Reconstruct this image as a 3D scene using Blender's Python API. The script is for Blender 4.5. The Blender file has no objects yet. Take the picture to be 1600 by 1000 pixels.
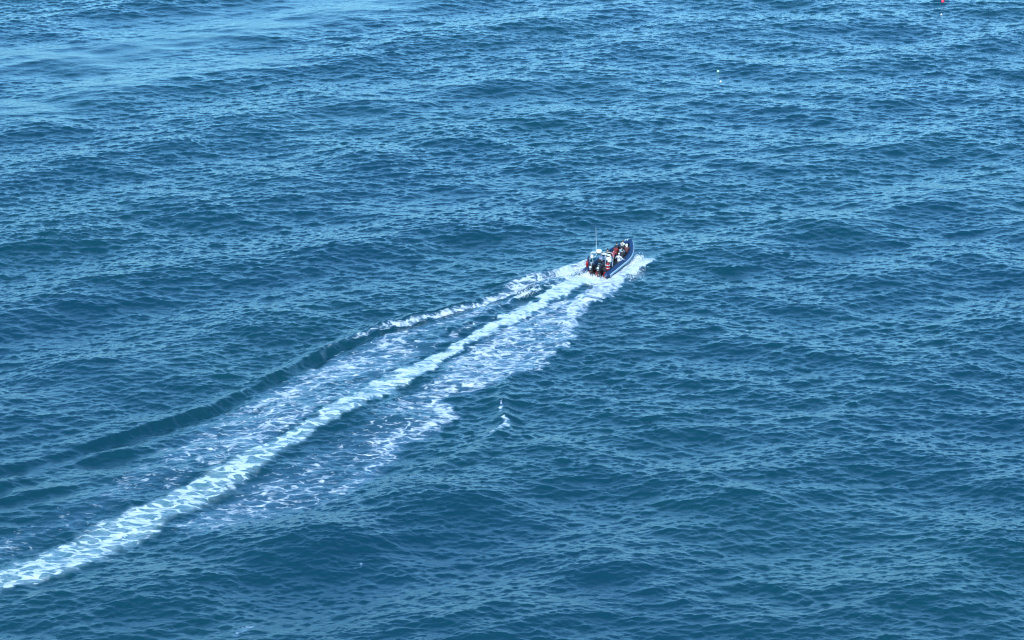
import bpy, bmesh, math, random
import numpy as np
from mathutils import Vector, Matrix
random.seed(7)
rng = np.random.default_rng(11)
SC = bpy.context.scene
COL = SC.collection
R = math.radians

# ------------------------------------------------------------------ camera
CAM_H, PITCH, HFOV = 88.0, 20.0, 22.0
cam_d = bpy.data.cameras.new('camera')
cam = bpy.data.objects.new('camera', cam_d)
COL.objects.link(cam)
cam_d.sensor_width = 36
cam_d.lens = 18 / math.tan(R(HFOV / 2))
cam_d.clip_start = 1
cam_d.clip_end = 30000
cam.location = (0, 0, CAM_H)
cam.rotation_euler = (R(90 - PITCH), 0, 0)
SC.camera = cam

# ------------------------------------------------------------------ sky, sun, exposure
SUN_EL, SUN_ROT = 38, 200          # rotation: compass direction of the sun, clockwise from +Y
w = bpy.data.worlds.new('World'); SC.world = w; w.use_nodes = True
nt = w.node_tree; nt.nodes.clear()
sky = nt.nodes.new('ShaderNodeTexSky'); sky.sky_type = 'NISHITA'; sky.sun_disc = False
sky.sun_elevation = R(SUN_EL); sky.sun_rotation = R(SUN_ROT)
sky.air_density = 1.0; sky.dust_density = 1.6; sky.ozone_density = 3.5
bg = nt.nodes.new('ShaderNodeBackground'); bg.inputs[1].default_value = 0.13
wo = nt.nodes.new('ShaderNodeOutputWorld')
tint = nt.nodes.new('ShaderNodeMix'); tint.data_type = 'RGBA'; tint.blend_type = 'MULTIPLY'; tint.inputs[0].default_value = 1
tint.inputs[7].default_value = (.56, 1.03, 1.22, 1)
nt.links.new(sky.outputs[0], tint.inputs[6]); nt.links.new(tint.outputs[2], bg.inputs[0]); nt.links.new(bg.outputs[0], wo.inputs[0])
sd = bpy.data.lights.new('sun', 'SUN'); sd.energy = 1.5; sd.angle = R(12); sd.color = (1, .95, .9)
sun = bpy.data.objects.new('sun', sd); COL.objects.link(sun)
a = R(SUN_ROT); e = R(SUN_EL)
sdir = Vector((math.sin(a) * math.cos(e), math.cos(a) * math.cos(e), math.sin(e)))
sun.rotation_euler = sdir.to_track_quat('Z', 'Y').to_euler()
SC.view_settings.view_transform = 'Standard'; SC.view_settings.look = 'None'
SC.view_settings.exposure = 1.68; SC.view_settings.gamma = 1.0
SC.render.engine = 'CYCLES'
SC.cycles.max_bounces = 6
SC.cycles.filter_width = 1.1

# ------------------------------------------------------------------ helpers
FPX = 800 / math.tan(R(HFOV / 2))
def at(px, py, z=0.0):
    """where the water level is seen in the survey photo (1600 x 1000)"""
    x = (px - 800) / FPX; y = (500 - py) / FPX; p = R(PITCH)
    d = (x, math.cos(p) + y * math.sin(p), -math.sin(p) + y * math.cos(p))
    t = (z - CAM_H) / d[2]
    return (d[0] * t, d[1] * t)

def tag(o, label=None, cat=None, group=None, kind=None):
    if label: o['label'] = label
    if cat: o['category'] = cat
    if group: o['group'] = group
    if kind: o['kind'] = kind
    return o

class NB:
    """small node-tree builder"""
    def __init__(s, name):
        s.m = bpy.data.materials.new(name); s.m.use_nodes = True
        s.t = s.m.node_tree; s.t.nodes.clear()
    def n(s, typ, **kw):
        nd = s.t.nodes.new(typ)
        for k, v in kw.items():
            if k.startswith('i_'):
                nd.inputs[int(k[2:]) if k[2:].isdigit() else k[2:]].default_value = v
            else: setattr(nd, k, v)
        return nd
    def l(s, a, b): s.t.links.new(a, b)
    def math(s, op, a, b=None, c=None, clamp=False):
        nd = s.n('ShaderNodeMath', operation=op); nd.use_clamp = clamp
        for i, v in enumerate((a, b, c)):
            if v is None: continue
            if isinstance(v, (int, float)): nd.inputs[i].default_value = v
            else: s.l(v, nd.inputs[i])
        return nd.outputs[0]
    def ramp(s, v, a, b, smooth=True):
        nd = s.n('ShaderNodeMapRange'); nd.interpolation_type = 'SMOOTHSTEP' if smooth else 'LINEAR'
        s.l(v, nd.inputs[0]); nd.inputs[1].default_value = a; nd.inputs[2].default_value = b
        return nd.outputs[0]
    def mixc(s, f, a, b):
        nd = s.n('ShaderNodeMix', data_type='RGBA')
        for sock, v in ((nd.inputs[0], f), (nd.inputs[6], a), (nd.inputs[7], b)):
            if isinstance(v, (int, float)): sock.default_value = v
            elif isinstance(v, tuple): sock.default_value = (*v, 1)
            else: s.l(v, sock)
        return nd.outputs[2]

# ------------------------------------------------------------------ the sea surface
# wave field: two inverse-FFT tiles (swell and wind sea, and short ripples)
L = 320.0; N = 3200
def spectrum(kind):
    kx = np.fft.fftfreq(N, L / N).astype(np.float32) * 2 * np.pi
    KX, KY = np.meshgrid(kx, kx, indexing='ij')
    K = np.sqrt(KX ** 2 + KY ** 2); K[0, 0] = 1
    th = np.arctan2(KY, KX)
    def spread(th0, n, base):
        c = np.abs(np.cos((th - R(th0)) / 1.0))
        return c ** n + base
    lam = 2 * np.pi / K
    def band(l0, wd): return np.exp(-(np.log(lam / l0) / wd) ** 2)
    P = np.zeros_like(K)
    if kind == 'long':
        P += A_SWELL * band(19, .32) * spread(128, 14, .0) / K ** 4
        P += A_SWELL2 * band(13, .30) * spread(62, 10, .0) / K ** 4
        P += A_WIND * np.exp(-(lam / 7.0) ** 4) * (lam > 2.2) * (spread(112, 9, .02) + .5 * spread(64, 10, 0)) / K ** 4
    else:
        P += A_RIP * (lam <= 2.2) * (lam > .25) * (spread(104, 9, .025) + .55 * spread(64, 10, 0)) * (K / 3) ** RIP_TILT / K ** 4
    P[0, 0] = 0
    P = P.astype(np.float32)
    ph = rng.standard_normal(P.shape, dtype=np.float32) + 1j * rng.standard_normal(P.shape, dtype=np.float32)
    H = np.sqrt(P) * ph
    g = N * N * (2 * np.pi / L)
    z = np.real(np.fft.ifft2(H)) * g
    dx = np.real(np.fft.ifft2(1j * H * KX / K)) * g
    dy = np.real(np.fft.ifft2(1j * H * KY / K)) * g
    return z.astype(np.float32), dx.astype(np.float32), dy.astype(np.float32)

A_SWELL, A_SWELL2, A_WIND, A_RIP, RIP_TILT = 0.0036, .0026, 0.0026, 0.0054, 0.85
CHOP = 0.9

# grid: dense where the boat runs, ever wider out to the horizon, one sheet
def axis(lo, hi, step, far, grow=1.12):
    core = [lo]
    while core[-1] < hi: core.append(core[-1] + step(core[-1]))
    out = []; s = step(core[-1]); p = core[-1]
    while p < far: s *= grow; p += s; out.append(p)
    neg = []; s = step(core[0]); p = core[0]
    while p > -far: s *= grow; p -= s; neg.append(p)
    return np.array(neg[::-1] + core + out, dtype=np.float32)
gx = axis(-84, 84, lambda v: .092, 9000)
gy = axis(158, 405, lambda v: .105 + max(0, (v - 180)) * .0007, 14000)
nx, ny = len(gx), len(gy)
X0, Y0 = np.meshgrid(gx, gy, indexing='ij')
cellx = np.gradient(gx); celly = np.gradient(gy)
cell = np.maximum(cellx[:, None], celly[None, :])

def sample(tile):
    fx = (gx / L * N) % N; fy = (gy / L * N) % N
    ix = fx.astype(int); iy = fy.astype(int)
    tx = (fx - ix).astype(np.float32)[:, None]; ty = (fy - iy).astype(np.float32)[None, :]
    ix1 = (ix + 1) % N; iy1 = (iy + 1) % N; ix %= N; iy %= N
    return (tile[np.ix_(ix, iy)] * (1 - tx) * (1 - ty) + tile[np.ix_(ix1, iy)] * tx * (1 - ty)
            + tile[np.ix_(ix, iy1)] * (1 - tx) * ty + tile[np.ix_(ix1, iy1)] * tx * ty)

zl, dxl, dyl = [sample(t) for t in spectrum('long')]
zs, dxs, dys = [sample(t) for t in spectrum('short')]
fade_l = np.clip(1.6 - cell / 1.5, 0, 1); fade_s = np.clip(1.6 - cell / .45, 0, 1)

def vnoise(x, y, scale, seed):
    """smooth value noise on arrays"""
    g = np.random.default_rng(seed).random((256, 256), dtype=np.float32)
    u = x / scale; v = y / scale
    iu = np.floor(u).astype(int); iv = np.floor(v).astype(int)
    fu = u - iu; fv = v - iv
    fu = fu * fu * (3 - 2 * fu); fv = fv * fv * (3 - 2 * fv)
    iu &= 255; iv &= 255; iu1 = (iu + 1) & 255; iv1 = (iv + 1) & 255
    return (g[iu, iv] * (1 - fu) * (1 - fv) + g[iu1, iv] * fu * (1 - fv)
            + g[iu, iv1] * (1 - fu) * fv + g[iu1, iv1] * fu * fv)

def sstep(a, b, x):
    t = np.clip((x - a) / (b - a), 0, 1); return t * t * (3 - 2 * t)

# slicks: calmer streaks of water, and gusty rougher patches
ca, sa = math.cos(R(32)), math.sin(R(32))
U = X0 * ca + Y0 * sa; V = -X0 * sa + Y0 * ca
gust = vnoise(U, V, 38, 3) * .5 + vnoise(U + 90, V * 2.2, 17, 4) * .3 + vnoise(U, V * 2, 8, 5) * .2
rip_amp = .75 + .5 * gust
sl = vnoise(U * .35 + 40, V * 1.3 + 12, 16, 8)
far_slick = sstep(300, 350, Y0) * sstep(10, -30, X0)
rip_amp *= 1 - (.12 + .5 * far_slick) * sstep(.5, .8, sl)

SLICKS = [([(130, 98), (330, 56), (640, 0), (760, -30)], 7.5, .75), ([(-120, 150), (60, 112), (200, 84)], 6, .4), ([(-100, 205), (60, 170), (200, 130), (420, 96)], 5, .6), ([(150, 40), (350, 18), (560, -10)], 5, .6),
          ([(-80, 640), (120, 600), (300, 560)], 2.2, .35), ([(560, 330), (700, 300), (800, 285)], 2.5, .3)]
def stroke(points, x, y, closed=False):
    """points (x, y, half-width, strength) on the water; returns v=signed distance/half-width, strength, arclength"""
    P = np.array(points, dtype=np.float64)
    best = np.full(x.shape, 1e9); V_ = np.full(x.shape, 1e9); S = np.zeros(x.shape); A = np.zeros(x.shape)
    s0 = 0
    for i in range(len(P) - 1):
        ax, ay, aw, ac = P[i]; bx_, by_, bw, bc = P[i + 1]
        dx, dy = bx_ - ax, by_ - ay; ln = math.hypot(dx, dy)
        t = np.clip(((x - ax) * dx + (y - ay) * dy) / ln ** 2, 0, 1)
        ex = x - ax - t * dx; ey = y - ay - t * dy
        d = np.hypot(ex, ey); sg = np.sign(dx * ey - dy * ex)
        m = d < best
        best = np.where(m, d, best)
        V_ = np.where(m, sg * d / (aw + (bw - aw) * t), V_)
        S = np.where(m, ac + (bc - ac) * t, S)
        A = np.where(m, s0 + t * ln, A)
        s0 += ln
    return V_, S, A
def px(lst, c=None):
    return [(*at(p[0], p[1]), p[2], p[3] if len(p) > 3 else c) for p in lst]
def poly_sd(pts, x, y):
    """signed distance to polygon, positive inside"""
    P = [at(*p) for p in pts]; n = len(P)
    d = np.full(x.shape, 1e9); ins = np.zeros(x.shape, bool)
    for i in range(n):
        ax, ay = P[i]; bx_, by_ = P[(i + 1) % n]
        dx, dy = bx_ - ax, by_ - ay
        t = np.clip(((x - ax) * dx + (y - ay) * dy) / (dx * dx + dy * dy), 0, 1)
        d = np.minimum(d, np.hypot(x - ax - t * dx, y - ay - t * dy))
        c = ((ay > y) != (by_ > y)) & (x < (bx_ - ax) * (y - ay) / (by_ - ay + 1e-12) + ax)
        ins ^= c
    return np.where(ins, d, -d)

calm = np.zeros((nx, ny), np.float32)
for pts, hwid, st_ in SLICKS:
    wob = (vnoise(X0, Y0, 9, 61) - .5) * 5 + (vnoise(X0, Y0, 3, 62) - .5) * 2
    v_, _, _ = stroke([(*at(*p), hwid, 1) for p in pts], X0, Y0 + wob)
    calm = np.maximum(calm, st_ * np.exp(-v_ ** 2 * .8))
rip_amp *= 1 - calm; long_amp = 1 - .6 * calm

# region that holds the wake
I0, I1 = np.searchsorted(gx, [-52, 24]); J0, J1 = np.searchsorted(gy, [162, 275])
wx = X0[I0:I1, J0:J1].astype(np.float64); wy = Y0[I0:I1, J0:J1].astype(np.float64)
# ragged edges: the sampling position wanders
jx = (vnoise(wx, wy, 1.3, 21) - .5) * .9 + (vnoise(wx, wy, .45, 22) - .5) * .5
jy = (vnoise(wx, wy, 1.3, 23) - .5) * .9 + (vnoise(wx, wy, .45, 24) - .5) * .5
xx, yy = wx + jx, wy + jy
foam = np.zeros(wx.shape); aer = np.zeros(wx.shape); bump = np.zeros(wx.shape)
def add(pts, soft=.5, c=None, gain=1.0, jit=1.0):
    global foam
    v, s, A = stroke(px(pts, c), wx + jx * jit, wy + jy * jit)
    m = (1 - sstep(1 - soft, 1 + soft, np.abs(v))) * s * gain
    foam = np.maximum(foam, m)
    return v, s, A, m
def area(pts, c, soft):
    global foam
    m = sstep(-soft * .5, soft, poly_sd(pts, xx, yy)) * c
    foam = np.maximum(foam, m); return m

# central churned trail
TRAIL = [(930, 433, 1.28), (912, 440, 1.42), (885, 452, 1.52), (850, 470, 1.21), (800, 497, 1.13), (750, 525, 1.09), (700, 552, 1.17), (650, 580, 1.21), (600, 606, 1.33), (550, 634, 1.44), (500, 662, 1.56), (450, 692, 1.65), (400, 722, 1.69), (350, 751, 1.72), (300, 775, 1.9), (250, 797, 2.0), (200, 824, 2.18), (150, 848, 2.18), (100, 871, 2.18), (50, 890, 2.1), (0, 910, 2.1), (-90, 945, 2.18)]
cst = [1.15, 1.1, 1.0, .94, .92, .9, .86, .82, .76, .66, .62, .58, .53, .48, .45, .44, .44, .44, .44, .44, .44, .44]
wob_ = .60 + .54 * vnoise(wx * .16, wy * .16, 1.0, 91)
TRAIL = [(p[0], p[1], p[2] * (.85 + .3 * ((i * 37) % 11) / 10)) for i, p in enumerate(TRAIL)]
v, s, A = stroke(px([(*p, c) for p, c in zip(TRAIL, cst)]), xx, yy)
v = v / wob_
foam = np.maximum(foam, (1 - sstep(.4, 1.6, np.abs(v))) * s)
aer = np.maximum(aer, (1 - sstep(.55, 1.2, np.abs(v))) * .95)
lacef = sstep(18, 62, A) * (1 - sstep(.55, 1.15, np.abs(v)))
bump += .10 * (1 - sstep(.6, 1.3, np.abs(v))) - .04 * np.exp(-(np.abs(v) - 1.5) ** 2 / .15)
# port crest thrown off the hull
PORT = [(914, 411, .8, 1.0), (880, 425, 1.1, .76), (845, 438, 1.3, .68), (812, 449, 1.1, .66), (782, 461, .6, .8), (740, 477, .36, .8),
        (700, 487, .3, .8), (650, 500, .27, .75), (600, 513, .22, .7), (572, 522, .2, .6), (530, 537, .3, .3), (480, 560, .3, .15)]
add(PORT, .8, jit=.55)
add([(800, 470, .5, .5), (740, 490, .8, .52), (680, 508, .9, .55), (620, 524, .8, .55), (570, 540, .7, .45)], .8)
add([(898, 432, .35, .9), (870, 444, .4, .9), (835, 456, .4, .8), (800, 468, .35, .7), (760, 492, .3, .5), (700, 522, .3, .5), (640, 550, .4, .45)], .6)
add([(620, 533, 1.0, .55), (560, 553, 1.7, .6), (500, 584, 1.8, .58), (440, 614, 1.7, .56), (380, 642, 1.6, .54), (320, 674, 1.5, .52),
     (270, 702, 1.4, .45), (220, 728, 1.2, .25)], .8)
area([(860, 452), (780, 477), (700, 507), (620, 535), (560, 552), (500, 582), (430, 615), (340, 655), (265, 692), (245, 722), (330, 745),
      (400, 712), (500, 650), (600, 595), (700, 540), (800, 487)], .50, 1.6)
area([(340, 655), (200, 725), (60, 800), (-60, 860), (-60, 900), (60, 870), (200, 800), (340, 750), (430, 700)], .33, 2.5)
# starboard fan
add([(932, 446, .8, 1.1), (950, 437, .9, 1.15), (965, 430, 1.0, 1.2), (980, 423, 1.2, 1.2), (995, 416, 1.2, 1.2), (1008, 411, .8, 1.0), (1020, 407, .35, .7)], .3)
add([(893, 492, .8, .7), (910, 480, 1.1, .72), (930, 464, 1.3, .75), (950, 449, 1.2, .9), (970, 434, .9, .95)], .4)
add([(900, 476, .6, .65), (925, 472, .8, .65), (952, 466, .4, .55)], .5)
add([(903, 468, .8, .75), (894, 486, .7, .78), (888, 505, .65, .7), (888, 525, .6, .66), (884, 545, .5, .6)], .5)
area([(905, 448), (950, 444), (960, 452), (953, 469), (925, 476), (902, 482), (892, 497), (890, 510), (887, 546), (875, 553), (850, 570),
      (800, 592), (760, 602), (700, 625), (660, 615), (690, 570), (800, 505), (850, 478)], .59, .9)
add([(850, 566, .8, .5), (810, 583, 1.0, .55), (775, 595, .9, .6), (750, 607, .8, .5), (715, 618, .8, .4)], .7)
add([(820, 520, .8, .6), (760, 548, .8, .55), (700, 580, .8, .5)], .8)
add([(868, 500, .8, .7), (820, 545, .9, .6), (770, 575, .9, .5)], .8)
# outer patches on the starboard side
add([(668, 612, .5, .5), (680, 622, .8, .64), (694, 636, .9, .66), (704, 650, .8, .6)], .6)
add([(710, 652, .7, .55), (675, 660, 1.2, .62), (640, 674, 1.5, .62), (605, 692, 1.4, .62), (598, 712, 1.3, .62), (565, 736, 1.6, .62),
     (525, 756, 1.7, .48), (480, 776, 1.8, .40), (430, 798, 1.9, .34), (380, 818, 1.9, .28), (320, 838, 1.8, .2)], 1.0)
area([(700, 585), (650, 600), (550, 660), (450, 715), (350, 770), (250, 820), (300, 850), (420, 810), (520, 765), (600, 715), (700, 655), (720, 630)], .45, 1.5)
# hollow between hull spray and trail
v, s, A = stroke(px([(934, 445, .4, 1), (923, 450, .6, 1), (905, 459, .6, 1), (885, 470, .4, 1)]), xx, yy)
foam *= 1 - .5 * (1 - sstep(.4, 1.3, np.abs(v)))
v, s, A = stroke(px([(880, 441, .3, 1), (850, 452, .5, 1), (800, 477, .5, 1), (740, 504, .4, 1), (670, 535, .5, 1)]), xx, yy)
foam *= 1 - .55 * (1 - sstep(.3, 1.3, np.abs(v)))
# streaky variation of the thin foam
cw, sw = math.cos(R(60)), math.sin(R(60))
wu = wx * cw + wy * sw; wv = -wx * sw + wy * cw
st = vnoise(wu * .30, wv, .9, 31) * .45 + vnoise(wu * .5, wv, .4, 32) * .25 + vnoise(wu, wv, 3.5, 33) * .3
foam = np.where(foam < .8, foam + (st - .5) * .42 * sstep(.05, .3, foam), foam + (st - .5) * .12)
# a small breaking crest on the outermost wave
for cpts in ([(779, 632, .12, .45), (783, 640, .18, .66), (787, 648, .12, .4)], [(784, 655, .2, .6), (791, 660, .38, .85), (784, 666, .3, .8), (774, 672, .2, .6), (765, 679, .35, .42), (750, 685, .35, .35)],
             [(400, 970, .25, .4), (384, 979, .42, .62), (372, 985, .35, .6), (362, 990, .25, .4)], [(600, 757, .15, .45), (625, 750, .3, .5), (650, 745, .2, .4)],
             [(556, 884, .1, .6), (566, 876, .12, .5)]):
    add(cpts, .7)
foam = np.clip(foam, 0, 1.3)

# wake relief: sharp crested divergent waves; profile steeper on the inner (camera) side
wu_ = wx * math.cos(R(50)) + wy * math.sin(R(50)); wv_ = (-wx * math.sin(R(50)) + wy * math.cos(R(50))) * .3
def ridge(pts, h0, w0, skew=.55, trough=.5):
    """pts (px, py, height factor, width factor)"""
    P = [(*at(p[0], p[1]), w0 * p[3], h0 * p[2]) for p in pts]
    v, hh, A = stroke(P, wx + jx * .35, wy + jy * .35)
    hh = hh * (.42 + 1.1 * vnoise(wu_, wv_, 3.2, 71))
    vin = np.where(v > 0, v / skew, v / 1.35)      # v>0: left of travel
    return hh * (np.exp(-np.abs(vin) ** 1.6) - trough * np.exp(-((v - 1.3) / .8) ** 2))
bump += ridge([(918, 408, 1.0, .7), (880, 421, 1.0, .8), (845, 432, 1.0, .9), (812, 443, 1, .9), (782, 456, 1, .9), (740, 473, 1.0, .9), (700, 484, 1.0, .9), (650, 497, 1., .95),
               (600, 511, 1., 1), (560, 525, 1.1, 1), (500, 549, 1.0, 1.1), (420, 590, .95, 1.15), (330, 632, .9, 1.2), (200, 675, .8, 1.35),
               (100, 705, .75, 1.5), (0, 735, .75, 1.6), (-90, 765, .8, 1.5)], .46, .68)
bump += ridge([(440, 628, .0, .6), (360, 655, .1, .9), (280, 684, .35, 1.0), (200, 703, 1, 1.2), (100, 725, 1, 1.3), (0, 757, 1, 1.3), (-90, 790, 1, 1.3)], .24, .9)
bump += ridge([(300, 735, .0, 1), (200, 748, .5, 1.1), (100, 762, 1, 1.2), (0, 782, 1, 1.2), (-90, 810, 1, 1.2)], .2, .9)
bump += ridge([(900, 430, .8, .6), (845, 454, 1, .8), (800, 467, 1, .8), (740, 500, .6, .8), (680, 530, .0, .8)], .2, .8)
def ridge2(pts, h0, w0):
    P = [(*at(p[0], p[1]), w0 * p[3], h0 * p[2]) for p in pts]
    v, hh, A = stroke(P, wx + jx * .35, wy + jy * .35)
    return hh * np.exp(-np.abs(v) ** 1.7)
bump += ridge2([(1024, 404, .2, .5), (1005, 413, 1, .7), (985, 424, 1, .8), (965, 438, 1, .8), (945, 458, .8, .8), (905, 480, .9, .8), (890, 505, .9, .8), (886, 540, .6, .9),
                (850, 566, .7, 1), (800, 590, .8, 1), (782, 630, 1.3, .8), (790, 662, 1.4, .8), (768, 682, 1.0, 1), (740, 700, .8, 1.2), (690, 722, .9, 1.2),
                (640, 745, .9, 1.2), (560, 790, .4, 1.5), (500, 820, 0, 1.5)], .34, 1.1)
# foamy water stands up in lumps
lump = (vnoise(wx, wy, .55, 41) - .5) * .6 + (vnoise(wx, wy, .27, 42) - .5) * .4
bump += lump * .22 * sstep(.35, 1.0, foam)

wakefade = np.zeros((nx, ny)); wakeb = np.zeros((nx, ny))
wakeb[I0:I1, J0:J1] = bump
# churned water irons the long waves a little; the hull presses its own bed
BOAT_PX = (934, 431)
bx0, by0 = at(*BOAT_PX)
HEAD = R(64)
hc, hs = math.cos(HEAD), math.sin(HEAD)
bu = (X0 - bx0) * hc + (Y0 - by0) * hs; bv = -(X0 - bx0) * hs + (Y0 - by0) * hc
near = np.exp(-(np.maximum(0, np.abs(bu - 3.5) - 4) / 3) ** 2 - (np.maximum(0, np.abs(bv) - 1) / 2) ** 2)
damp = 1 - .85 * near
smooth_foam = np.zeros((nx, ny)); smooth_foam[I0:I1, J0:J1] = sstep(.2, .9, foam)
Z = zl * fade_l * damp * long_amp + zs * fade_s * rip_amp * (1 - .35 * smooth_foam) * damp + wakeb
Z -= .13 * np.exp(-(np.maximum(0, np.abs(bu - 2) - 2.5) / .8) ** 2 - (np.maximum(0, np.abs(bv) - .6) / .6) ** 2)
XX = X0 + CHOP * (dxl * fade_l * damp + .55 * dxs * fade_s * rip_amp * (1 - .5 * smooth_foam) * damp)
YY = Y0 + CHOP * (dyl * fade_l * damp + .55 * dys * fade_s * rip_amp * (1 - .5 * smooth_foam) * damp)
print('wave rms', float(zl.std()), float(zs.std()), 'grid', nx, ny)

def grid_mesh(name, xs, ys, zs_, keep=None, attrs=None, mat=None):
    a, b = xs.shape
    idx = np.arange(a * b, dtype=np.int32).reshape(a, b)
    q = np.stack([idx[:-1, :-1], idx[1:, :-1], idx[1:, 1:], idx[:-1, 1:]], -1).reshape(-1, 4)
    co = np.stack([xs, ys, zs_], -1).reshape(-1, 3).astype(np.float32)
    at_ = {k: v.reshape(-1).astype(np.float32) for k, v in (attrs or {}).items()}
    if keep is not None:
        q = q[keep.reshape(-1)]
        used = np.unique(q); remap = np.zeros(a * b, np.int32); remap[used] = np.arange(len(used), dtype=np.int32)
        q = remap[q]; co = co[used]; at_ = {k: v[used] for k, v in at_.items()}
    me = bpy.data.meshes.new(name)
    me.vertices.add(len(co)); me.vertices.foreach_set('co', co.ravel())
    me.loops.add(q.size); me.loops.foreach_set('vertex_index', q.ravel().astype(np.int32))
    me.polygons.add(len(q)); me.polygons.foreach_set('loop_start', np.arange(0, q.size, 4, dtype=np.int32))
    me.update(calc_edges=True)
    me.polygons.foreach_set('use_smooth', np.ones(len(q), bool))
    for k, v in at_.items():
        t = me.attributes.new(k, 'FLOAT', 'POINT'); t.data.foreach_set('value', v)
    me.materials.append(mat)
    o = bpy.data.objects.new(name, me); COL.objects.link(o)
    return o

def water_material(with_foam):
    b = NB('sea_foam' if with_foam else 'sea_water')
    geo = b.n('ShaderNodeNewGeometry')
    pos = geo.outputs['Position']
    # body colour of the water wanders slowly between teal and blue
    n1 = b.n('ShaderNodeTexNoise', i_Scale=.03, i_Detail=3.0); b.l(pos, n1.inputs['Vector'])
    body = b.mixc(b.ramp(n1.outputs[0], .3, .7), (.0003, .022, .035), (.0003, .025, .033))
    # capillary ripples below the mesh resolution
    mp = b.n('ShaderNodeMapping'); mp.inputs['Scale'].default_value = (.9, 2.4, 1.0); mp.inputs['Rotation'].default_value = (0, 0, R(-15))
    b.l(pos, mp.inputs['Vector'])
    n2 = b.n('ShaderNodeTexNoise', i_Scale=5.0, i_Detail=4.0, i_Roughness=.6, i_Distortion=.4); b.l(mp.outputs[0], n2.inputs['Vector'])
    bp = b.n('ShaderNodeBump', i_Strength=1.0, i_Distance=.028); b.l(n2.outputs[0], bp.inputs['Height'])
    water = b.n('ShaderNodeBsdfPrincipled', i_Roughness=.06, i_IOR=1.46)
    b.l(bp.outputs[0], water.inputs['Normal'])
    out = b.n('ShaderNodeOutputMaterial')
    if not with_foam:
        b.l(body, water.inputs['Base Color']); b.l(water.outputs[0], out.inputs[0]); return b.m
    fa = b.n('ShaderNodeAttribute', attribute_name='foam').outputs['Fac']
    ae = b.n('ShaderNodeAttribute', attribute_name='aerated').outputs['Fac']
    m2 = b.n('ShaderNodeMapping'); m2.inputs['Rotation'].default_value = (0, 0, R(-57)); m2.inputs['Scale'].default_value = (.5, 1, 1)
    b.l(pos, m2.inputs['Vector'])
    # warp, then cell walls = lacy foam
    nw = b.n('ShaderNodeTexNoise', i_Scale=1.0, i_Detail=5.0); b.l(m2.outputs[0], nw.inputs['Vector'])
    vm = b.n('ShaderNodeVectorMath', operation='MULTIPLY_ADD'); b.l(nw.outputs['Color'], vm.inputs[0]); vm.inputs[1].default_value = (1.6, 1.6, 0)
    b.l(m2.outputs[0], vm.inputs[2])
    def lace(sc, wd):
        v = b.n('ShaderNodeTexVoronoi', feature='DISTANCE_TO_EDGE', i_Scale=sc); b.l(vm.outputs[0], v.inputs['Vector'])
        return b.math('SUBTRACT', 1, b.ramp(v.outputs[0], 0, wd))
    lc = b.n('ShaderNodeAttribute', attribute_name='lace').outputs['Fac']
    l1 = lace(.95, .2); l2 = lace(2.1, .3)
    nf = b.n('ShaderNodeTexNoise', i_Scale=2.4, i_Detail=9.0, i_Roughness=.7); b.l(vm.outputs[0], nf.inputs['Vector'])
    nb = b.n('ShaderNodeTexNoise', i_Scale=.45, i_Detail=2.0); b.l(m2.outputs[0], nb.inputs['Vector'])
    pat = b.math('MULTIPLY', b.math('SUBTRACT', l1, .25), b.math('MULTIPLY_ADD', lc, .52, .26))
    pat = b.math('MULTIPLY_ADD', l2, b.math('MULTIPLY_ADD', lc, .14, .2), pat)
    pat = b.math('MULTIPLY_ADD', b.math('SUBTRACT', nf.outputs[0], .5), b.math('MULTIPLY_ADD', lc, -.5, 1.25), pat)
    pat = b.math('ADD', pat, .55)
    pat = b.math('MULTIPLY_ADD', nb.outputs[0], .35, pat)      # mean about 1.0
    val = b.math('ADD', pat, b.math('MULTIPLY', fa, 1.0))
    mask = b.math('MULTIPLY', b.ramp(val, 1.33, 1.82), .95)
    mask = b.math('MULTIPLY', mask, b.ramp(fa, .02, .25))
    thin = b.math('MAXIMUM', b.math('MULTIPLY', b.ramp(fa, .15, .9), .08), b.math('MULTIPLY', b.math('MULTIPLY', ae, b.ramp(nf.outputs[0], .3, .75)), .45))         # a haze of small bubbles between the lace
    mask = b.math('MAXIMUM', mask, thin)
    body = b.mixc(b.ramp(fa, .1, .8), body, (.006, .055, .10))
    body = b.mixc(b.math('MULTIPLY', ae, .8), body, (.04, .125, .145))
    b.l(body, water.inputs['Base Color'])
    fc = b.mixc(b.ramp(nf.outputs[0], .35, .65), (.34, .38, .42), (.52, .54, .57))
    fc = b.mixc(b.math('MULTIPLY', ae, .3), fc, (.40, .50, .53))
    nl = b.n('ShaderNodeTexNoise', i_Scale=4.5, i_Detail=5.0, i_Roughness=.7); b.l(pos, nl.inputs['Vector'])
    bf = b.n('ShaderNodeBump', i_Strength=1.0, i_Distance=.12); b.l(nl.outputs[0], bf.inputs['Height'])
    fo = b.n('ShaderNodeBsdfPrincipled', i_Roughness=.8); fo.inputs['Specular IOR Level'].default_value = .15
    b.l(fc, fo.inputs['Base Color']); b.l(bf.outputs[0], fo.inputs['Normal'])
    mx = b.n('ShaderNodeMixShader'); b.l(mask, mx.inputs[0]); b.l(water.outputs[0], mx.inputs[1]); b.l(fo.outputs[0], mx.inputs[2])
    b.l(mx.outputs[0], out.inputs[0])
    return b.m
MW, MF = water_material(False), water_material(True)

sub = (slice(I0, I1), slice(J0, J1))
ws = (XX[sub], YY[sub], Z[sub])
fq = np.maximum.reduce([foam[:-1, :-1], foam[1:, :-1], foam[1:, 1:], foam[:-1, 1:]])
full = np.zeros((nx - 1, ny - 1), bool)
wk = fq > .02
full[I0:I1 - 1, J0:J1 - 1] = wk
sea = grid_mesh('water', XX, YY, Z, ~full, None, MW); tag(sea, kind='structure')
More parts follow.
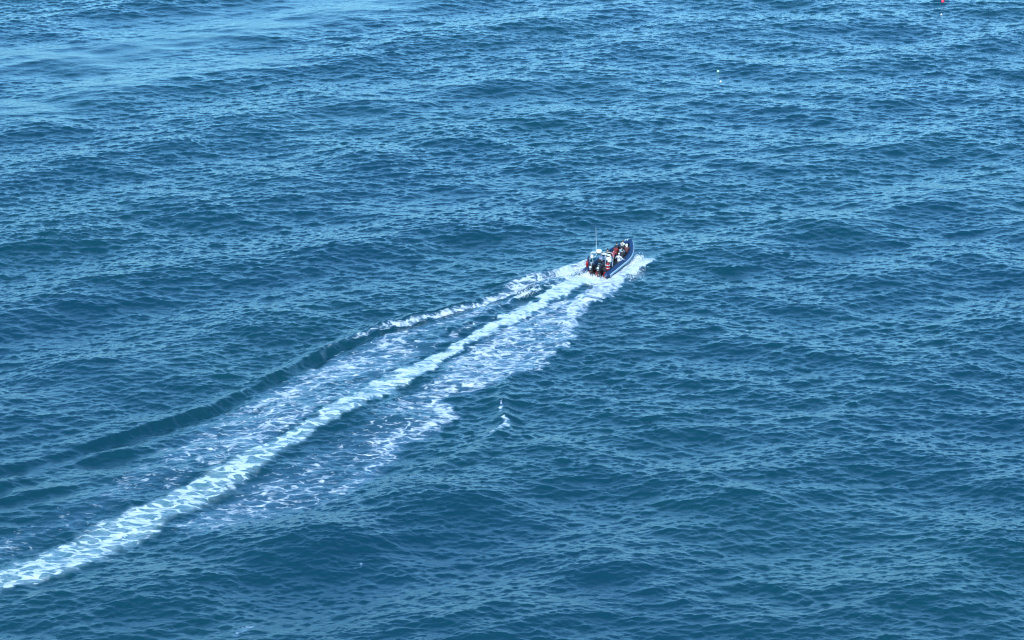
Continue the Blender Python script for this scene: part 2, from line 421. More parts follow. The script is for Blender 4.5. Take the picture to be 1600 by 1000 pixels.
# breaking crests stand apart from the long wake
cx_, cy_ = wx[:-1, :-1], wy[:-1, :-1]
caps = []
for (p, rad, lab) in (((780, 657), 4.2, 'small white crest breaking on the dark wave to the right of the foamy wake'),
                      ((380, 981), 3, 'faint white crest breaking at the bottom edge below the wake'),
                      ((561, 880), 2, 'tiny pale crest breaking in dark water below the wake')):
    c = at(*p); s_ = wk & (np.hypot(cx_ - c[0], cy_ - c[1]) < rad)
    if p[0] == 780: s_ &= (cx_ > at(745, 650)[0])
    wk = wk & ~s_
    caps.append((s_, lab))
at_f = {'foam': foam, 'aerated': aer, 'lace': lacef}
wake = grid_mesh('wake', *ws, wk, at_f, MF)
tag(wake, 'long white foamy wake spreading over blue water behind the speedboat', 'wake', kind='stuff')
for s_, lab in caps:
    o = grid_mesh('whitecap', *ws, s_, at_f, MF)
    tag(o, lab, 'whitecap', group='small breaking wave crests')

# ------------------------------------------------------------------ simple materials
def mat(name, col, rough=.5, metal=0.0, var=.12, scale=9.0, bump=0.0):
    b = NB(name)
    tc = b.n('ShaderNodeTexCoord')
    nz = b.n('ShaderNodeTexNoise', i_Scale=scale, i_Detail=5.0); b.l(tc.outputs['Object'], nz.inputs['Vector'])
    lo = tuple(c * (1 - var) for c in col); hi = tuple(min(1, c * (1 + var)) for c in col)
    p = b.n('ShaderNodeBsdfPrincipled', i_Roughness=rough, i_Metallic=metal)
    b.l(b.mixc(b.ramp(nz.outputs[0], .3, .7), lo, hi), p.inputs['Base Color'])
    if bump:
        bp = b.n('ShaderNodeBump', i_Strength=.6, i_Distance=bump); b.l(nz.outputs[0], bp.inputs['Height']); b.l(bp.outputs[0], p.inputs['Normal'])
    o = b.n('ShaderNodeOutputMaterial'); b.l(p.outputs[0], o.inputs[0])
    return b.m
M = dict(
    navy=mat('navy_rubber', (.003, .019, .066), .5), strake=mat('pale_blue_rubber', (.26, .40, .50), .5), hull=mat('hull_paint', (.012, .05, .12), .3),
    deck=mat('deck_grey', (.02, .024, .03), .8), seat=mat('black_vinyl', (.012, .013, .016), .5), white=mat('white_gelcoat', (.55, .56, .60), .3, var=.05),
    red=mat('red_paint', (.20, .003, .006), .45), black=mat('black_engine', (.006, .006, .008), .3), grey=mat('silver_decal', (.34, .36, .38), .4, var=.3),
    steel=mat('white_tube', (.5, .5, .52), .35), glass=mat('smoked_screen', (.02, .03, .04), .1), rust=mat('brown_metal', (.09, .05, .045), .5),
    skin=mat('skin', (.42, .25, .18), .6, var=.05), hair=mat('dark_hair', (.012, .008, .006), .7), eye=mat('eye', (.02, .015, .01), .2),
    shoe=mat('dark_shoe', (.015, .015, .018), .6), flagblue=mat('dark_blue_cloth', (.01, .012, .05), .8))
def cloth(name, col): return mat(name, col, .85, var=.18, scale=14, bump=.01)

# ------------------------------------------------------------------ mesh building
class MB:
    def __init__(s): s.v = []; s.f = []
    def tube(s, pts, rad, n=12, cap=True, flat=None):
        """swept round (or flattened: flat=(ry, rz)) section along points"""
        pts = [Vector(p) for p in pts]
        if isinstance(rad, (int, float)): rad = [rad] * len(pts)
        b0 = len(s.v); up = Vector((0, 0, 1))
        for i, p in enumerate(pts):
            t = (pts[min(i + 1, len(pts) - 1)] - pts[max(i - 1, 0)]).normalized()
            u = up if abs(t.z) < .95 else Vector((1, 0, 0))
            a = t.cross(u).normalized(); c = a.cross(t).normalized()
            fa, fb = flat if flat else (1, 1)
            for k in range(n):
                th = 2 * math.pi * k / n
                s.v.append(p + a * math.cos(th) * rad[i] * fa + c * math.sin(th) * rad[i] * fb)
        for i in range(len(pts) - 1):
            for k in range(n):
                k1 = (k + 1) % n
                s.f.append((b0 + i * n + k, b0 + i * n + k1, b0 + (i + 1) * n + k1, b0 + (i + 1) * n + k))
        if cap:
            s.f.append(tuple(b0 + k for k in range(n))[::-1]); e_ = b0 + (len(pts) - 1) * n
            s.f.append(tuple(e_ + k for k in range(n)))
        return s
    def lathe(s, c, prof, n=24, axis='z'):
        b0 = len(s.v); c = Vector(c)
        for r_, h in prof:
            for k in range(n):
                th = 2 * math.pi * k / n
                q = (r_ * math.cos(th), r_ * math.sin(th), h)
                if axis == 'x': q = (q[2], q[0], q[1])
                s.v.append(c + Vector(q))
        m = len(prof)
        for i in range(m - 1):
            for k in range(n):
                k1 = (k + 1) % n
                s.f.append((b0 + i * n + k, b0 + i * n + k1, b0 + (i + 1) * n + k1, b0 + (i + 1) * n + k))
        s.f.append(tuple(b0 + k for k in range(n))[::-1]); s.f.append(tuple(b0 + (m - 1) * n + k for k in range(n)))
        return s
    def box(s, c, d, bev=.02, top=(1, 1), shift=(0, 0), rz=0):
        """box with chamfered edges, top face scaled and shifted"""
        bm = bmesh.new(); bmesh.ops.create_cube(bm, size=1)
        for v in bm.verts:
            t = v.co.z > 0
            v.co = Vector((v.co.x * d[0] * (top[0] if t else 1) + (shift[0] if t else 0), v.co.y * d[1] * (top[1] if t else 1) + (shift[1] if t else 0), v.co.z * d[2]))
        if bev: bmesh.ops.bevel(bm, geom=bm.edges[:], offset=bev, segments=2, affect='EDGES', profile=.6)
        m = Matrix.Translation(c) @ Matrix.Rotation(rz, 4, 'Z'); b0 = len(s.v)
        bm.verts.index_update()
        for v in bm.verts: s.v.append(m @ v.co)
        for f in bm.faces: s.f.append(tuple(b0 + v.index for v in f.verts))
        bm.free(); return s
    def loft(s, secs, close=False):
        b0 = len(s.v); n = len(secs[0])
        for sec in secs:
            for p in sec: s.v.append(Vector(p))
        for i in range(len(secs) - 1):
            for k in range(n if close else n - 1):
                k1 = (k + 1) % n
                s.f.append((b0 + i * n + k, b0 + (i + 1) * n + k, b0 + (i + 1) * n + k1, b0 + i * n + k1))
        return s
    def build(s, name, m, parent=None, smooth=True):
        me = bpy.data.meshes.new(name); me.from_pydata([tuple(v) for v in s.v], [], s.f); me.update()
        bm = bmesh.new(); bm.from_mesh(me); bmesh.ops.recalc_face_normals(bm, faces=bm.faces[:]); bm.to_mesh(me); bm.free()
        for p in me.polygons: p.use_smooth = smooth
        if smooth:
            try: me.set_sharp_from_angle(angle=R(38))
            except Exception: pass
        me.materials.append(m)
        o = bpy.data.objects.new(name, me); COL.objects.link(o)
        if parent: o.parent = parent
        return o
def empty(name, mw=None):
    o = bpy.data.objects.new(name, None); o.empty_display_size = .3; COL.objects.link(o)
    if mw is not None: o.matrix_world = mw
    return o
def surf(x, y):
    return float(Z[min(np.searchsorted(gx, x), nx - 1), min(np.searchsorted(gy, y), ny - 1)])

# ------------------------------------------------------------------ the speedboat (x forward, y to port)
BM = Matrix.Translation((bx0, by0, -.02)) @ Matrix.Rotation(HEAD, 4, 'Z') @ Matrix.Rotation(R(-2), 4, 'Y')
boat = empty('inflatable_speedboat', BM)
tag(boat, 'navy blue rigid inflatable speedboat with pale blue rubbing band racing away with passengers aboard', 'speedboat')
LB, WB, TR_ = 8.6, 1.56, .30
def tube_c(x, side):
    t = max(0, (x - 3.8) / (LB - .25 - 3.8)); t = min(t, 1)
    return Vector((x, side * (WB - TR_) * (1 - t ** 2.3), .47 + .56 * t ** 1.8))
def tube_r(x):
    t = max(0, (x - 4.5) / (LB - 4.5)); return TR_ * (1 - .33 * t ** 1.5)
xs_ = [-.45 + (LB - .25 + .45) * (1 - (1 - i / 44) ** 1.35) for i in range(45)]
for side in (1, -1):
    b = MB()
    pts = [tube_c(x, side) for x in xs_]
    pts = [pts[0] + Vector((-.42, 0, 0)), pts[0] + Vector((-.38, 0, 0)), pts[0] + Vector((-.2, 0, 0))] + pts
    b.tube(pts, [.05, .14, .25] + [tube_r(x) for x in xs_], 28)
    tb = b.build('tube', M['navy'], boat)
    if side == -1: tb['label'] = 'starboard navy inflatable tube'
    # broad pale blue band round the outside
    secs = []
    for i, x in enumerate(xs_):
        c = tube_c(x, side); q = tube_c(min(x + .05, LB - .25), side) - tube_c(x - .05, side); q.normalize()
        nrm = Vector((q.y, -q.x, 0)) * (-side); nrm.normalize(); r_ = tube_r(x)
        if nrm.y * side < 0 and abs(nrm.y) > .1: nrm = -nrm
        sec = []
        for a_ in (-62, -50, -38, -26, -12, 2, 9):
            d = nrm * math.cos(R(a_)) + Vector((0, 0, 1)) * math.sin(R(a_)); sec.append(c + d * (r_ + (.035 if a_ not in (-62, 9) else -.01)))
        for a_ in (9, -62):
            d = nrm * math.cos(R(a_)) + Vector((0, 0, 1)) * math.sin(R(a_)); sec.append(c + d * (r_ - .03))
        secs.append(sec)
    MB().loft(secs, True).build('rubbing_strake', M['strake'], boat)
    # thin white piping above the band
    secs2 = [tube_c(x, side) + 0 * Vector() for x in xs_]
    pp = []
    for i, x in enumerate(xs_):
        sec = secs[i]; pp.append(sec[6] + Vector((0, 0, .012)))
    MB().tube(pp, .022, 8).build('piping', M['white'], boat)
# nose where the tubes meet, with two white grips
MB().tube([tube_c(LB - .5, 1) * 1, (LB - .32, 0, 1.02), (LB - .1, 0, 1.06), (LB + .02, 0, 1.09), (LB + .1, 0, 1.1)], [.12, .19, .18, .12, .03], 20).build('nose_cone', M['navy'], boat)
for dy in (.16, .34):
    MB().tube([(LB - .55 - dy, dy, 1.20), (LB - .42 - dy, dy + .03, 1.27), (LB - .25 - dy, dy + .02, 1.27), (LB - .12 - dy, dy - .03, 1.20)], .032, 8).build('bow_grip', M['white'], boat)
# deep-vee hull
secs = []
for i in range(19):
    x = LB * .965 * i / 18; t = x / LB
    kz = -.38 + 1.25 * max(0, (t - .5) / .5) ** 2.4; hy = max(.02, (WB - TR_) * (1 - max(0, (x - 3.8) / (LB - 4.05)) ** 2.3)) if x < LB - .25 else .02
    cz = -.02 + .62 * max(0, (t - .45) / .55) ** 1.8; tz = tube_c(min(x, LB - .25), 1).z - .08
    secs.append([(x, hy, tz), (x, hy * .98, cz), (x, hy * .5, (cz + kz) / 2 - .02), (x, 0, kz), (x, -hy * .5, (cz + kz) / 2 - .02), (x, -hy * .98, cz), (x, -hy, tz)])
h = MB().loft(secs); h.f.append(tuple(range(7))); h.build('hull', M['hull'], boat)
# deck
def hw(x): return max(.05, abs(tube_c(x, 1).y) - .12)
dk = []
for i in range(20):
    x = .02 + 7.9 * i / 19; z = .30 + .35 * max(0, (x - 5.5) / 2.5) ** 1.5
    dk.append([(x, hw(x), z), (x, hw(x), z - .05), (x, -hw(x), z - .05), (x, -hw(x), z)])
d = MB().loft(dk, True); d.f += [(0, 1, 2, 3), (76, 79, 78, 77)]; d.build('deck', M['deck'], boat, False)
# transom and engine well
MB().box((.03, 0, .40), (.10, 1.95, .62), .02).build('transom', M['black'], boat)
MB().box((-.12, .0, .26), (.18, .34, .66), .03, top=(.7, .8)).build('transom_panel', M['red'], boat)
MB().box((-.12, -.86, .28), (.20, .34, .64), .03, top=(.7, .7)).build('transom_panel', M['red'], boat)
MB().box((-.10, .86, .24), (.18, .26, .42), .03, top=(.7, .7)).build('transom_panel', M['red'], boat)
# outboards
for sy in (.42, -.42):
    cx = -.52
    e = MB()
    prof = [(-.42, .20, .13), (-.45, .28, .19), (-.38, .35, .24), (-.12, .39, .265), (.20, .37, .26), (.42, .30, .22), (.50, .20, .15)]
    secs = []
    for dz, lx, ly in prof:
        sec = []
        for k in range(20):
            th = 2 * math.pi * k / 20; cc, ss = math.cos(th), math.sin(th)
            sec.append((cx - .06 * dz + lx * math.copysign(abs(cc) ** .7, cc), sy + ly * math.copysign(abs(ss) ** .7, ss), 1.05 + dz * 1.05))
        secs.append(sec)
    e.loft(secs, True); n0 = len(e.v); e.f.append(tuple(range(n0 - 20, n0))); e.f.append(tuple(range(20))[::-1])
    eo = e.build('outboard_engine', M['black'], boat)
    # silver badges on the aft face and lid
    MB().box((cx - .395, sy, 1.24), (.05, .28, .17), .02, top=(.8, .75), shift=(.05, 0)).build('badge', M['grey'], eo)
    g = MB().box((cx - .405, sy, 1.02), (.03, .17, .08), .01)
    g.build('badge', M['grey'], eo)
    MB().box((cx - .08, sy, 1.585), (.34, .24, .02), .008).build('lid_panel', M['grey'] if sy > 0 else M['glass'], eo)
    MB().tube([(cx - .34, sy - .12, .74), (cx - .37, sy, .72), (cx - .34, sy + .12, .74)], .03, 8).build('cowl_latch', M['rust'], eo)
    lg = MB()
    lg.box((cx + .0, sy, .32), (.38, .24, .78), .04, top=(1.15, 1.1)).box((cx + .0, sy, -.25), (.26, .07, .60), .02).box((cx - .08, sy, .05), (.52, .26, .03), .01)
    lg.tube([(cx - .25, sy, -.42), (cx - .15, sy, -.42), (cx + .15, sy, -.42), (cx + .26, sy, -.42)], [.05, .07, .07, .02], 12)
    lg.build('leg', M['black'], eo)
    pr = MB()
    for k in range(3):
        th = k * 2.094; pr.tube([(cx - .28, sy, -.42), (cx - .29, sy + .10 * math.cos(th), -.42 + .10 * math.sin(th)), (cx - .32, sy + .17 * math.cos(th + .3), -.42 + .17 * math.sin(th + .3))], [.03, .07, .03], 8, flat=(1, .25))
    pr.build('propeller', M['grey'], eo)
    MB().box((-.16, sy, .62), (.22, .22, .34), .03).build('bracket', M['black'], eo)
# frame over the stern
fr = MB()
for side in (1, -1):
    fr.tube([(.35, side * 1.10, .72), (.62, side * 1.14, 1.5), (.75, side * 1.12, 2.02), (.80, side * 1.0, 2.15)], .038, 10)
    fr.tube([(1.35, side * 1.08, .74), (1.05, side * 1.12, 1.5), (.86, side * 1.12, 2.02), (.80, side * 1.0, 2.15)], .038, 10)
    fr.tube([(.60, side * 1.13, 1.45), (1.06, side * 1.12, 1.45)], .025, 8)
    fr.tube([(.80, side * .45, 2.13), (.80, side * .62, 1.75), (.78, side * 1.12, 1.55)], .025, 8)
for xx_ in (.70, .92): fr.tube([(xx_, 1.05, 2.14), (xx_, .5, 2.19), (xx_, -.5, 2.19), (xx_, -1.05, 2.14)], .036, 10)
af = fr.build('radar_arch', M['steel'], boat)
MB().box((.80, .66, 2.235), (.34, .62, .04), .015).build('platform', M['grey'], af)
MB().box((.84, 1.03, 1.72), (.05, .30, .34), .015).build('side_panel', M['white'], af)
MB().box((.84, -.92, 1.62), (.05, .34, .50), .015, top=(1, 1.3)).build('side_panel', M['white'], af)
MB().lathe((.80, .20, 2.25), [(.10, -.04), (.12, .02), (.28, .05), (.315, .12), (.31, .22), (.26, .30), (.15, .345), (.02, .36)], 28).build('radar_dome', M['white'], boat)
MB().lathe((.80, .20, 2.235), [(.26, 0), (.325, .02), (.325, .075), (.27, .09)], 28).build('dome_base', M['rust'], boat)
MB().tube([(.80, .52, 2.2), (.80, .52, 2.5), (.80, .53, 3.6), (.79, .54, 4.95)], [.035, .022, .018, .010], 8).build('whip_antenna', M['steel'], boat)
MB().lathe((.78, .42, 2.25), [(.05, 0), (.06, .1), (.055, .22), (.03, .27)], 12).build('navigation_light', M['flagblue'], boat)
# things hung on the arch legs
MB().tube([(.28, 1.16, .95), (.26, 1.18, 1.3), (.24, 1.17, 1.75), (.24, 1.16, 2.0)], [.13, .11, .085, .03], 12).build('furled_flag', M['flagblue'], boat)
MB().tube([(.14, 1.24, .80), (.12, 1.25, 1.0), (.12, 1.26, 1.3), (.14, 1.25, 1.45)], [.10, .16, .14, .04], 14).build('hanging_bag', M['red'], boat)
hb = MB().tube([(.12, -1.10, 1.62), (.14, -1.08, 1.45), (.15, -1.07, 1.1), (.15, -1.06, .85), (.18, -1.03, .75)], [.05, .15, .20, .19, .09], 14).build('hanging_bag', M['red'], boat)
for z_ in (1.32, 1.02): MB().tube([(.15 + .215 * math.cos(k * .524), -1.075 + .215 * math.sin(k * .524), z_) for k in range(13)], .02, 6).build('strap', M['white'], hb)
# console, screen, rails and helm seat
co = MB().box((2.55, .05, .72), (.62, .95, .90), .06, top=(.75, .9), shift=(.03, 0)).build('console', M['white'], boat)
MB().box((2.70, .05, 1.38), (.04, .80, .42), .015, top=(1, .8), shift=(-.14, 0)).build('windscreen', M['glass'], co)
MB().tube([(2.30 + .16 * math.cos(k * .524), .3 + .16 * math.sin(k * .524), 1.20 + .06 * math.cos(k * .524)) for k in range(13)], .016, 6).build('steering_wheel', M['seat'], co)
MB().tube([(2.35, .62, .55), (2.40, .60, 1.45), (2.62, .50, 1.66), (2.66, 0, 1.70), (2.62, -.55, 1.66), (2.40, -.65, 1.45), (2.35, -.66, .55)], .026, 8).build('grab_rail', M['steel'], boat)
for sy in (.38, -.52):
    MB().box((1.52, sy, .62), (.42, .44, .62), .05, top=(.9, .9)).box((1.34, sy, 1.12), (.10, .42, .44), .04, top=(.8, .85), shift=(-.04, 0)).build('helm_seat', M['seat'], boat)
# straddle seats with backrests
SEATS = [(3.75, -.05), (4.75, .12), (4.75, -.50), (5.75, -.10), (5.70, -.68), (6.45, .10), (4.05, -.86), (3.75, .62), (5.75, .5)]
for (sx, sy) in SEATS:
    z0 = .30 + .35 * max(0, (sx - 5.5) / 2.5) ** 1.5
    MB().box((sx, sy, z0 + .21), (.62, .26, .42), .05, top=(.95, .85)).box((sx - .30, sy, z0 + .55), (.09, .30, .36), .03, top=(.8, .8), shift=(-.04, 0)).tube([(sx + .34, sy - .13, z0 + .30), (sx + .36, sy - .13, z0 + .62), (sx + .36, sy + .13, z0 + .62), (sx + .34, sy + .13, z0 + .30)], .017, 8).build('straddle_seat', M['seat'], boat)
# rope lines laced along the tube tops
for side in (1, -1):
    pts = []
    for i in range(41):
        x = .9 + 6.2 * i / 40; c = tube_c(x, side); pts.append(c + Vector((0, -side * .12, tube_r(x) * .93 + .012 + .018 * abs(math.sin(i * math.pi / 5)))))
    MB().tube(pts, .014, 6).build('grab_line', M['seat'], boat)

# ------------------------------------------------------------------ people
def blob(m, segs):
    """closed balls strung along bones; the voxel remesh fuses them into one skin"""
    for p0, p1, r0, r1, sq in segs:
        p0, p1 = Vector(p0), Vector(p1); ln = (p1 - p0).length
        k = max(1, int(ln / (min(r0, r1) * .45)))
        for i in range(k + 1):
            t = i / k; r_ = r0 + (r1 - r0) * t; c = p0.lerp(p1, t); b0 = len(m.v)
            for a_ in range(1, 8):
                ph = math.pi * a_ / 8
                for q in range(12):
                    th = 2 * math.pi * q / 12
                    m.v.append(c + Vector((r_ * sq[0] * math.sin(ph) * math.cos(th), r_ * sq[1] * math.sin(ph) * math.sin(th), r_ * sq[2] * math.cos(ph))))
            for a_ in range(6):
                for q in range(12):
                    q1 = (q + 1) % 12; m.f.append((b0 + a_ * 12 + q, b0 + (a_ + 1) * 12 + q, b0 + (a_ + 1) * 12 + q1, b0 + a_ * 12 + q1))
            m.f.append(tuple(b0 + q for q in range(12))); m.f.append(tuple(b0 + 72 + q for q in range(12))[::-1])
    return m
def fuse(m, name, material, parent, vox):
    o = m.build(name, material, None)
    md = o.modifiers.new('r', 'REMESH'); md.mode = 'VOXEL'; md.voxel_size = vox
    ms = o.modifiers.new('s', 'SMOOTH'); ms.iterations = 3; ms.factor = .5
    me = bpy.data.meshes.new_from_object(o.evaluated_get(bpy.context.evaluated_depsgraph_get()))
    old = o.data; o.modifiers.clear(); o.data = me; bpy.data.meshes.remove(old); me.name = name
    for p in me.polygons: p.use_smooth = True
    if not me.materials: me.materials.append(material)
    o.parent = parent
    return o
S1 = (1, 1, 1)
def person(x, y, z, hs, label, jacket, trousers, head='hair', hat=None, lean=.1, turn=0, arms='grip', yaw=0):
    root = empty('person', BM @ Matrix.Translation((x, y, z)) @ Matrix.Rotation(R(yaw), 4, 'Z'))
    tag(root, label, 'person', 'people aboard the speedboat')
    P = Vector((0, 0, hs + .10)); up = hs + .10
    C = Vector((lean * .6, 0, up + .34)); Nk = Vector((lean, 0, up + .50)); H = Vector((lean + .035, 0, up + .665))
    stand = hs > .7
    body = []; jk = []; tr = []; shoes = []
    body += [(P, C, .125, .145, (.85, 1.15, 1)), (C, Nk, .14, .07, (.85, 1.2, 1)), (Nk, H, .055, .055, S1)]
    body += [(H + Vector((-.012, 0, .03)), H + Vector((-.012, 0, .03)), .098, .098, (1, .80, 1.05)), (H + Vector((.02, 0, -.06)), H + Vector((.02, 0, -.06)), .066, .066, (1, .85, 1))]
    body += [(H + Vector((.09, 0, .01)), H + Vector((.107, 0, -.018)), .011, .015, S1), (H + Vector((.078, -.016, -.052)), H + Vector((.078, .016, -.052)), .011, .011, S1)]   # nose, mouth
    for sy in (1, -1): body.append((H + Vector((-.01, sy * .082, .012)), H + Vector((-.01, sy * .084, -.018)), .014, .012, (1, .5, 1)))           # ears
    jk += [(P + Vector((0, 0, -.02)), C, .15, .175, (.86, 1.15, 1)), (C, Nk + Vector((0, 0, -.03)), .17, .09, (.86, 1.2, 1))]
    for sy in (1, -1):
        hip = P + Vector((0, sy * .09, -.03))
        if stand: knee = Vector((.06, sy * .14, hs * .52)); ank = Vector((-.02, sy * .15, .08))
        else: knee = Vector((.40, sy * .20, hs + .06)); ank = Vector((.30, sy * .21, .09))
        toe = ank + Vector((.17, sy * .02, -.045))
        body += [(hip, knee, .078, .055, S1), (knee, ank, .052, .036, S1), (ank, toe, .036, .03, S1)]
        tr += [(hip, knee, .10, .075, S1), (knee, ank + Vector((0, 0, .04)), .073, .058, S1)]
        shoes += [(ank + Vector((-.04, 0, -.03)), toe, .046, .042, (1, 1, .9))]
        sh = Vector((Nk.x - .02, sy * .185, Nk.z - .07))
        if arms == 'grip': el = sh + Vector((.16, sy * .09, -.22)); wr = Vector((.37, sy * .12, up + .17))
        elif arms == 'helm': el = sh + Vector((.18, sy * .07, -.20)); wr = sh + Vector((.42, -sy * .05, -.20))
        elif arms == 'hold': el = sh + Vector((.05, sy * .17, -.20)); wr = sh + Vector((.22, sy * .30, -.34))
        else: el = sh + Vector((.02, sy * .08, -.26)); wr = Vector((.25, sy * .10, up + .08))
        body += [(sh, el, .052, .04, S1), (el, wr, .04, .027, S1)]
        jk += [(sh, el, .075, .062, S1), (el, el.lerp(wr, .88), .06, .047, S1)]
        dr = (wr - el).normalized(); sd_ = Vector((-dr.y, dr.x, 0)).normalized()
        palm = wr + dr * .05
        body += [(wr, palm, .026, .030, (1, 1, .75)), (palm, wr + dr * .085, .030, .032, (1, 1, .6))]
        for k, ln in enumerate((.062, .072, .068, .052)):                       # four fingers curled down, each with two bends
            r0 = wr + dr * .095 + sd_ * (-.030 + .020 * k); k1 = r0 + dr * ln * .5 + Vector((0, 0, -.008)); k2 = k1 + dr * ln * .12 + Vector((0, 0, -ln * .45)); k3 = k2 - dr * ln * .35 + Vector((0, 0, -.006))
            body += [(r0, k1, .0095, .009, S1), (k1, k2, .009, .0085, S1), (k2, k3, .0085, .007, S1)]
        th0 = wr + dr * .035 - sd_ * sy * -.026; th1 = th0 + dr * .03 + sd_ * sy * .025; th2 = th1 + dr * .028 + Vector((0, 0, -.02))
        body += [(th0, th1, .012, .0105, S1), (th1, th2, .0105, .009, S1)]
    tr.append((P + Vector((0, -.03, -.04)), P + Vector((0, .03, -.04)), .145, .145, (.9, 1.05, .8)))
    fuse(blob(MB(), body), 'body', M['skin'], root, .0085)
    fuse(blob(MB(), jk), 'jacket', jacket, root, .016)
    fuse(blob(MB(), tr), 'trousers', trousers, root, .018)
    for q in shoes: fuse(blob(MB(), [q]), 'shoe', M['shoe'], root, .018)
    for sy in (1, -1): blob(MB(), [(H + Vector((.079, sy * .032, .018)),) * 2 + (.012, .012, S1)]).build('eye', M['eye'], root)
    Hc = H + Vector((-.022, 0, .045))
    if head in ('hair', 'long'):
        seg = [(Hc, Hc, .104, .104, (1, .85, 1.0))]
        if head == 'long': seg += [(Hc + Vector((-.06, 0, -.02)), Hc + Vector((-.11, 0, -.20)), .07, .05, (.8, 1.2, 1))]
        fuse(blob(MB(), seg), 'hair', hat or M['hair'], root, .014)
    if head == 'cap':
        fuse(blob(MB(), [(Hc + Vector((.0, 0, .02)),) * 2 + (.112, .112, (1.02, .9, .85)), (Hc + Vector((.10, 0, .03)), Hc + Vector((.17, 0, .02)), .04, .03, (1, 1.6, .35))]), 'cap', hat, root, .013)
    if head == 'hood':
        fuse(blob(MB(), [(Hc,) * 2 + (.135, .135, (1, .95, 1.02)), (Hc + Vector((-.04, 0, -.08)), Nk + Vector((-.02, 0, .0)), .11, .10, (1, 1.1, 1))]), 'hood', hat, root, .016)
    if head == 'sunhat':
        MB().lathe(tuple(Hc + Vector((.01, 0, .02))), [(.19, -.01), (.20, 0), (.125, .012), (.118, .06), (.10, .10), (.05, .12), (.01, .122)], 24).build('hat', hat, root)
    return root
CL = dict(white=cloth('white_cloth', (.42, .41, .47)), lav=cloth('pale_lilac_cloth', (.30, .29, .38)), red=cloth('red_cloth', (.17, .012, .012)), cream=cloth('cream_cloth', (.48, .44, .34)),
          pink=cloth('pinkish_red_cloth', (.20, .03, .05)), grey=cloth('grey_cloth', (.20, .25, .29)), dark=cloth('dark_cloth', (.012, .014, .02)), maroon=cloth('maroon_cloth', (.09, .02, .025)),
          navy=cloth('navy_cloth', (.015, .02, .045)), brown=cloth('brown_hair', (.06, .035, .02)))
person(1.62, .38, .30, .64, 'person in pale lilac top at the wheel beneath the white radar dome', CL['lav'], CL['navy'], 'hair', None, .12, arms='helm')
person(1.62, -.52, .30, .64, 'person in white top seated behind the right hand leg of the white arch', CL['white'], CL['navy'], 'hair', CL['brown'], .1, arms='grip')
pw = person(3.10, -1.0, .30, .40, 'person in white hat and white top with a dark strap near the right hand tube', CL['white'], CL['white'], 'cap', CL['white'], .02, arms='hold')
MB().tube([(-.17, -.2, .90), (-.155, -.05, .80), (-.155, .05, .78), (-.14, .2, .85)], .028, 8, flat=(.5, 1)).build('strap', CL['dark'], pw)
person(3.75, -.05, .30, .42, 'person in pinkish red jacket just ahead of the console', CL['pink'], CL['navy'], 'hair', None, .16)
person(4.75, .12, .30, .50, 'person in bright red jacket with dark hair amidships on the left side', CL['red'], CL['brown'], 'long', None, .12)
person(4.75, -.50, .30, .42, 'person in grey jacket seated just right of the one in bright red', CL['grey'], CL['dark'], 'hair', None, .18)
person(4.05, -.86, .30, .40, 'person in black jacket seated ahead of the white hatted one', CL['dark'], CL['dark'], 'hair', None, .2)
pr_ = person(5.75, -.10, .31, .42, 'person in dark jacket with a red band across the back', CL['dark'], CL['navy'], 'cap', CL['grey'], .12)
MB().tube([(-.17, -.19, .66), (-.155, -.05, .66), (-.155, .05, .66), (-.14, .19, .66)], .04, 8, flat=(.4, 1)).build('band', CL['red'], pr_)
person(5.70, -.68, .31, .40, 'person in maroon jacket with cream hood on the right side near the bow', CL['maroon'], CL['dark'], 'hood', CL['cream'], .14)
person(6.45, .10, .37, .42, 'person in cream jacket and dark hair seated foremost in the bow', CL['cream'], CL['navy'], 'hair', CL['brown'], .14)

person(5.75, .50, .31, .42, 'person in dark navy jacket seated on the left side near the bow', CL['navy'], CL['dark'], 'hair', None, .16)
person(3.75, .62, .30, .42, 'person in dark brown jacket by the left hand tube beside the console', CL['brown'], CL['navy'], 'hair', None, .14)

# ------------------------------------------------------------------ flung water
def droplets(name, spots, label, seed):
    """spots: (x, y, z, sx, sy, sz, count) in boat axes"""
    r_ = np.random.default_rng(seed); C_ = []
    for (x, y, z, sx, sy, sz, n) in spots:
        q = r_.normal(size=(n, 3)) * (sx, sy, sz); q[:, 2] = np.abs(q[:, 2]); C_.append(q + (x, y, z))
    C_ = np.concatenate(C_); n = len(C_)
    sz_ = .007 + .022 * r_.random(n) ** 3
    oct_ = np.array([(1, 0, 0), (0, 1, 0), (-1, 0, 0), (0, -1, 0), (0, 0, 1), (0, 0, -1)], float)
    V_ = C_[:, None, :] + oct_[None] * sz_[:, None, None] * (1 + .6 * r_.random((n, 1, 3)))
    F = np.array([(0, 1, 4), (1, 2, 4), (2, 3, 4), (3, 0, 4), (1, 0, 5), (2, 1, 5), (3, 2, 5), (0, 3, 5)])
    F = (F[None] + 6 * np.arange(n)[:, None, None]).reshape(-1, 3).astype(np.int32)
    me = bpy.data.meshes.new(name); V_ = V_.reshape(-1, 3)
    me.vertices.add(len(V_)); me.vertices.foreach_set('co', V_.astype(np.float32).ravel())
    me.loops.add(F.size); me.loops.foreach_set('vertex_index', F.ravel())
    me.polygons.add(len(F)); me.polygons.foreach_set('loop_start', np.arange(0, F.size, 3, dtype=np.int32)); me.update(calc_edges=True)
    me.materials.append(mat('spray_white', (.78, .80, .83), .6, var=.05))
    o = bpy.data.objects.new(name, me); COL.objects.link(o)
    o.matrix_world = Matrix.Translation((bx0, by0, 0)) @ Matrix.Rotation(HEAD, 4, 'Z')
    tag(o, label, 'spray', kind='stuff'); return o
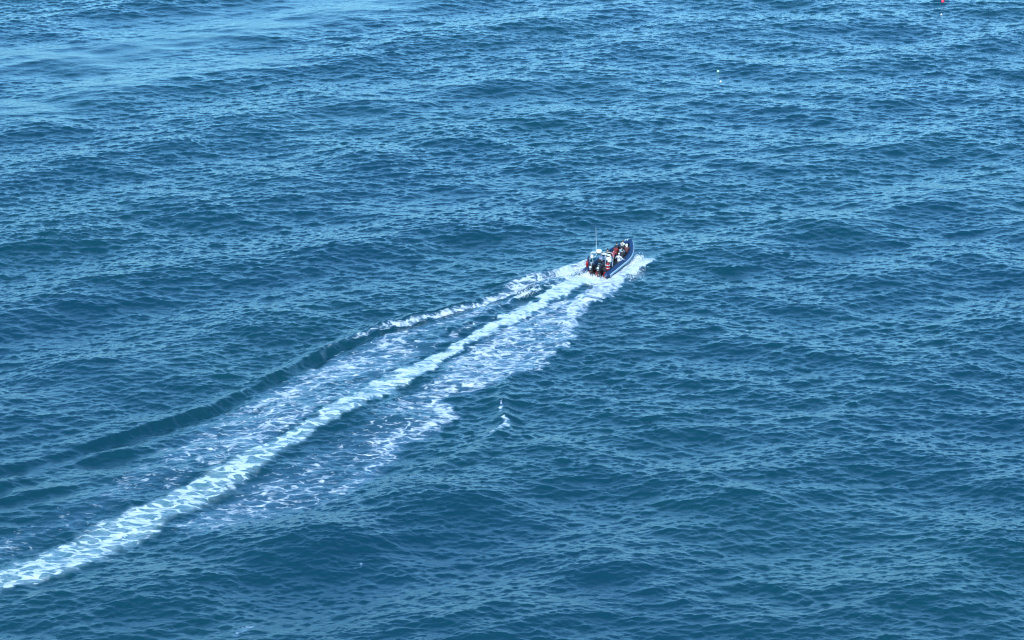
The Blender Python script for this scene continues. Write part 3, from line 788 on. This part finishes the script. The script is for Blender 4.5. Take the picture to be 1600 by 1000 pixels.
sp = [(-1.3, .1, -.1, .35, .6, .24, 2600), (-2.4, .1, 0, .8, .7, .12, 1800), (-4.0, .2, 0, 1.2, .8, .10, 1500), (-.80, 1.0, 0, .22, .3, .28, 1300)]
for i in range(12): sp.append((7.0 - .62 * i, -1.15 - .12 * i - (0.5 if i > 2 else .2), 0, .4, .38 + .02 * i, .14, 800))
for i in range(9): sp.append((1.6 - 1.3 * i, 1.9 + .28 * i, .1, .6, .35, .16, 420))
droplets('spray', sp, 'fine white spray flung up around the stern and sides of the speedboat', 5)

# ------------------------------------------------------------------ fishing floats
def float_buoy(px_, py_, col, colname, r_, stick, label, top=None, lean=(0, 0)):
    x, y = at(px_, py_); z = surf(x, y)
    o = empty('buoy', Matrix.Translation((x, y, z)) @ Matrix.Rotation(R(lean[0]), 4, 'X') @ Matrix.Rotation(R(lean[1]), 4, 'Y'))
    tag(o, label, 'buoy', 'small floats marking fishing gear')
    m = mat(colname, col, .45)
    MB().lathe((0, 0, 0), [(r_ * .25, -r_ * 1.1), (r_ * .8, -r_ * .6), (r_, 0), (r_ * .92, r_ * .45), (r_ * .6, r_ * .95), (r_ * .25, r_ * 1.2), (r_ * .1, r_ * 1.25)], 20).build('float', m, o)
    MB().tube([(0, 0, -r_ * 1.6), (0, 0, r_ * 1.2 + stick)], .022, 8).build('stick', M['seat'], o)
    if top: MB().lathe((0, 0, r_ * 1.2 + stick - .1), [(.02, 0), (r_ * .5, .03), (r_ * .4, .18), (.02, .24)], 14).build('topmark', mat(colname + '_top', top, .5), o)
    return o
float_buoy(1473, 4.5, (.62, .02, .05), 'red_float', .24, .45, 'small red buoy floating near the top right edge', top=(.45, .02, .04))
float_buoy(1471, 21.5, (.6, .61, .62), 'white_float', .14, .12, 'tiny white float just below the red buoy')
float_buoy(1122, 110, (.35, .55, .42), 'pale_green_float', .17, .25, 'pale green and white float, upper of the two left of the red buoy')
float_buoy(1126, 125, (.6, .62, .6), 'grey_float', .14, .75, 'whitish float with a dark stick just below the pale green one')
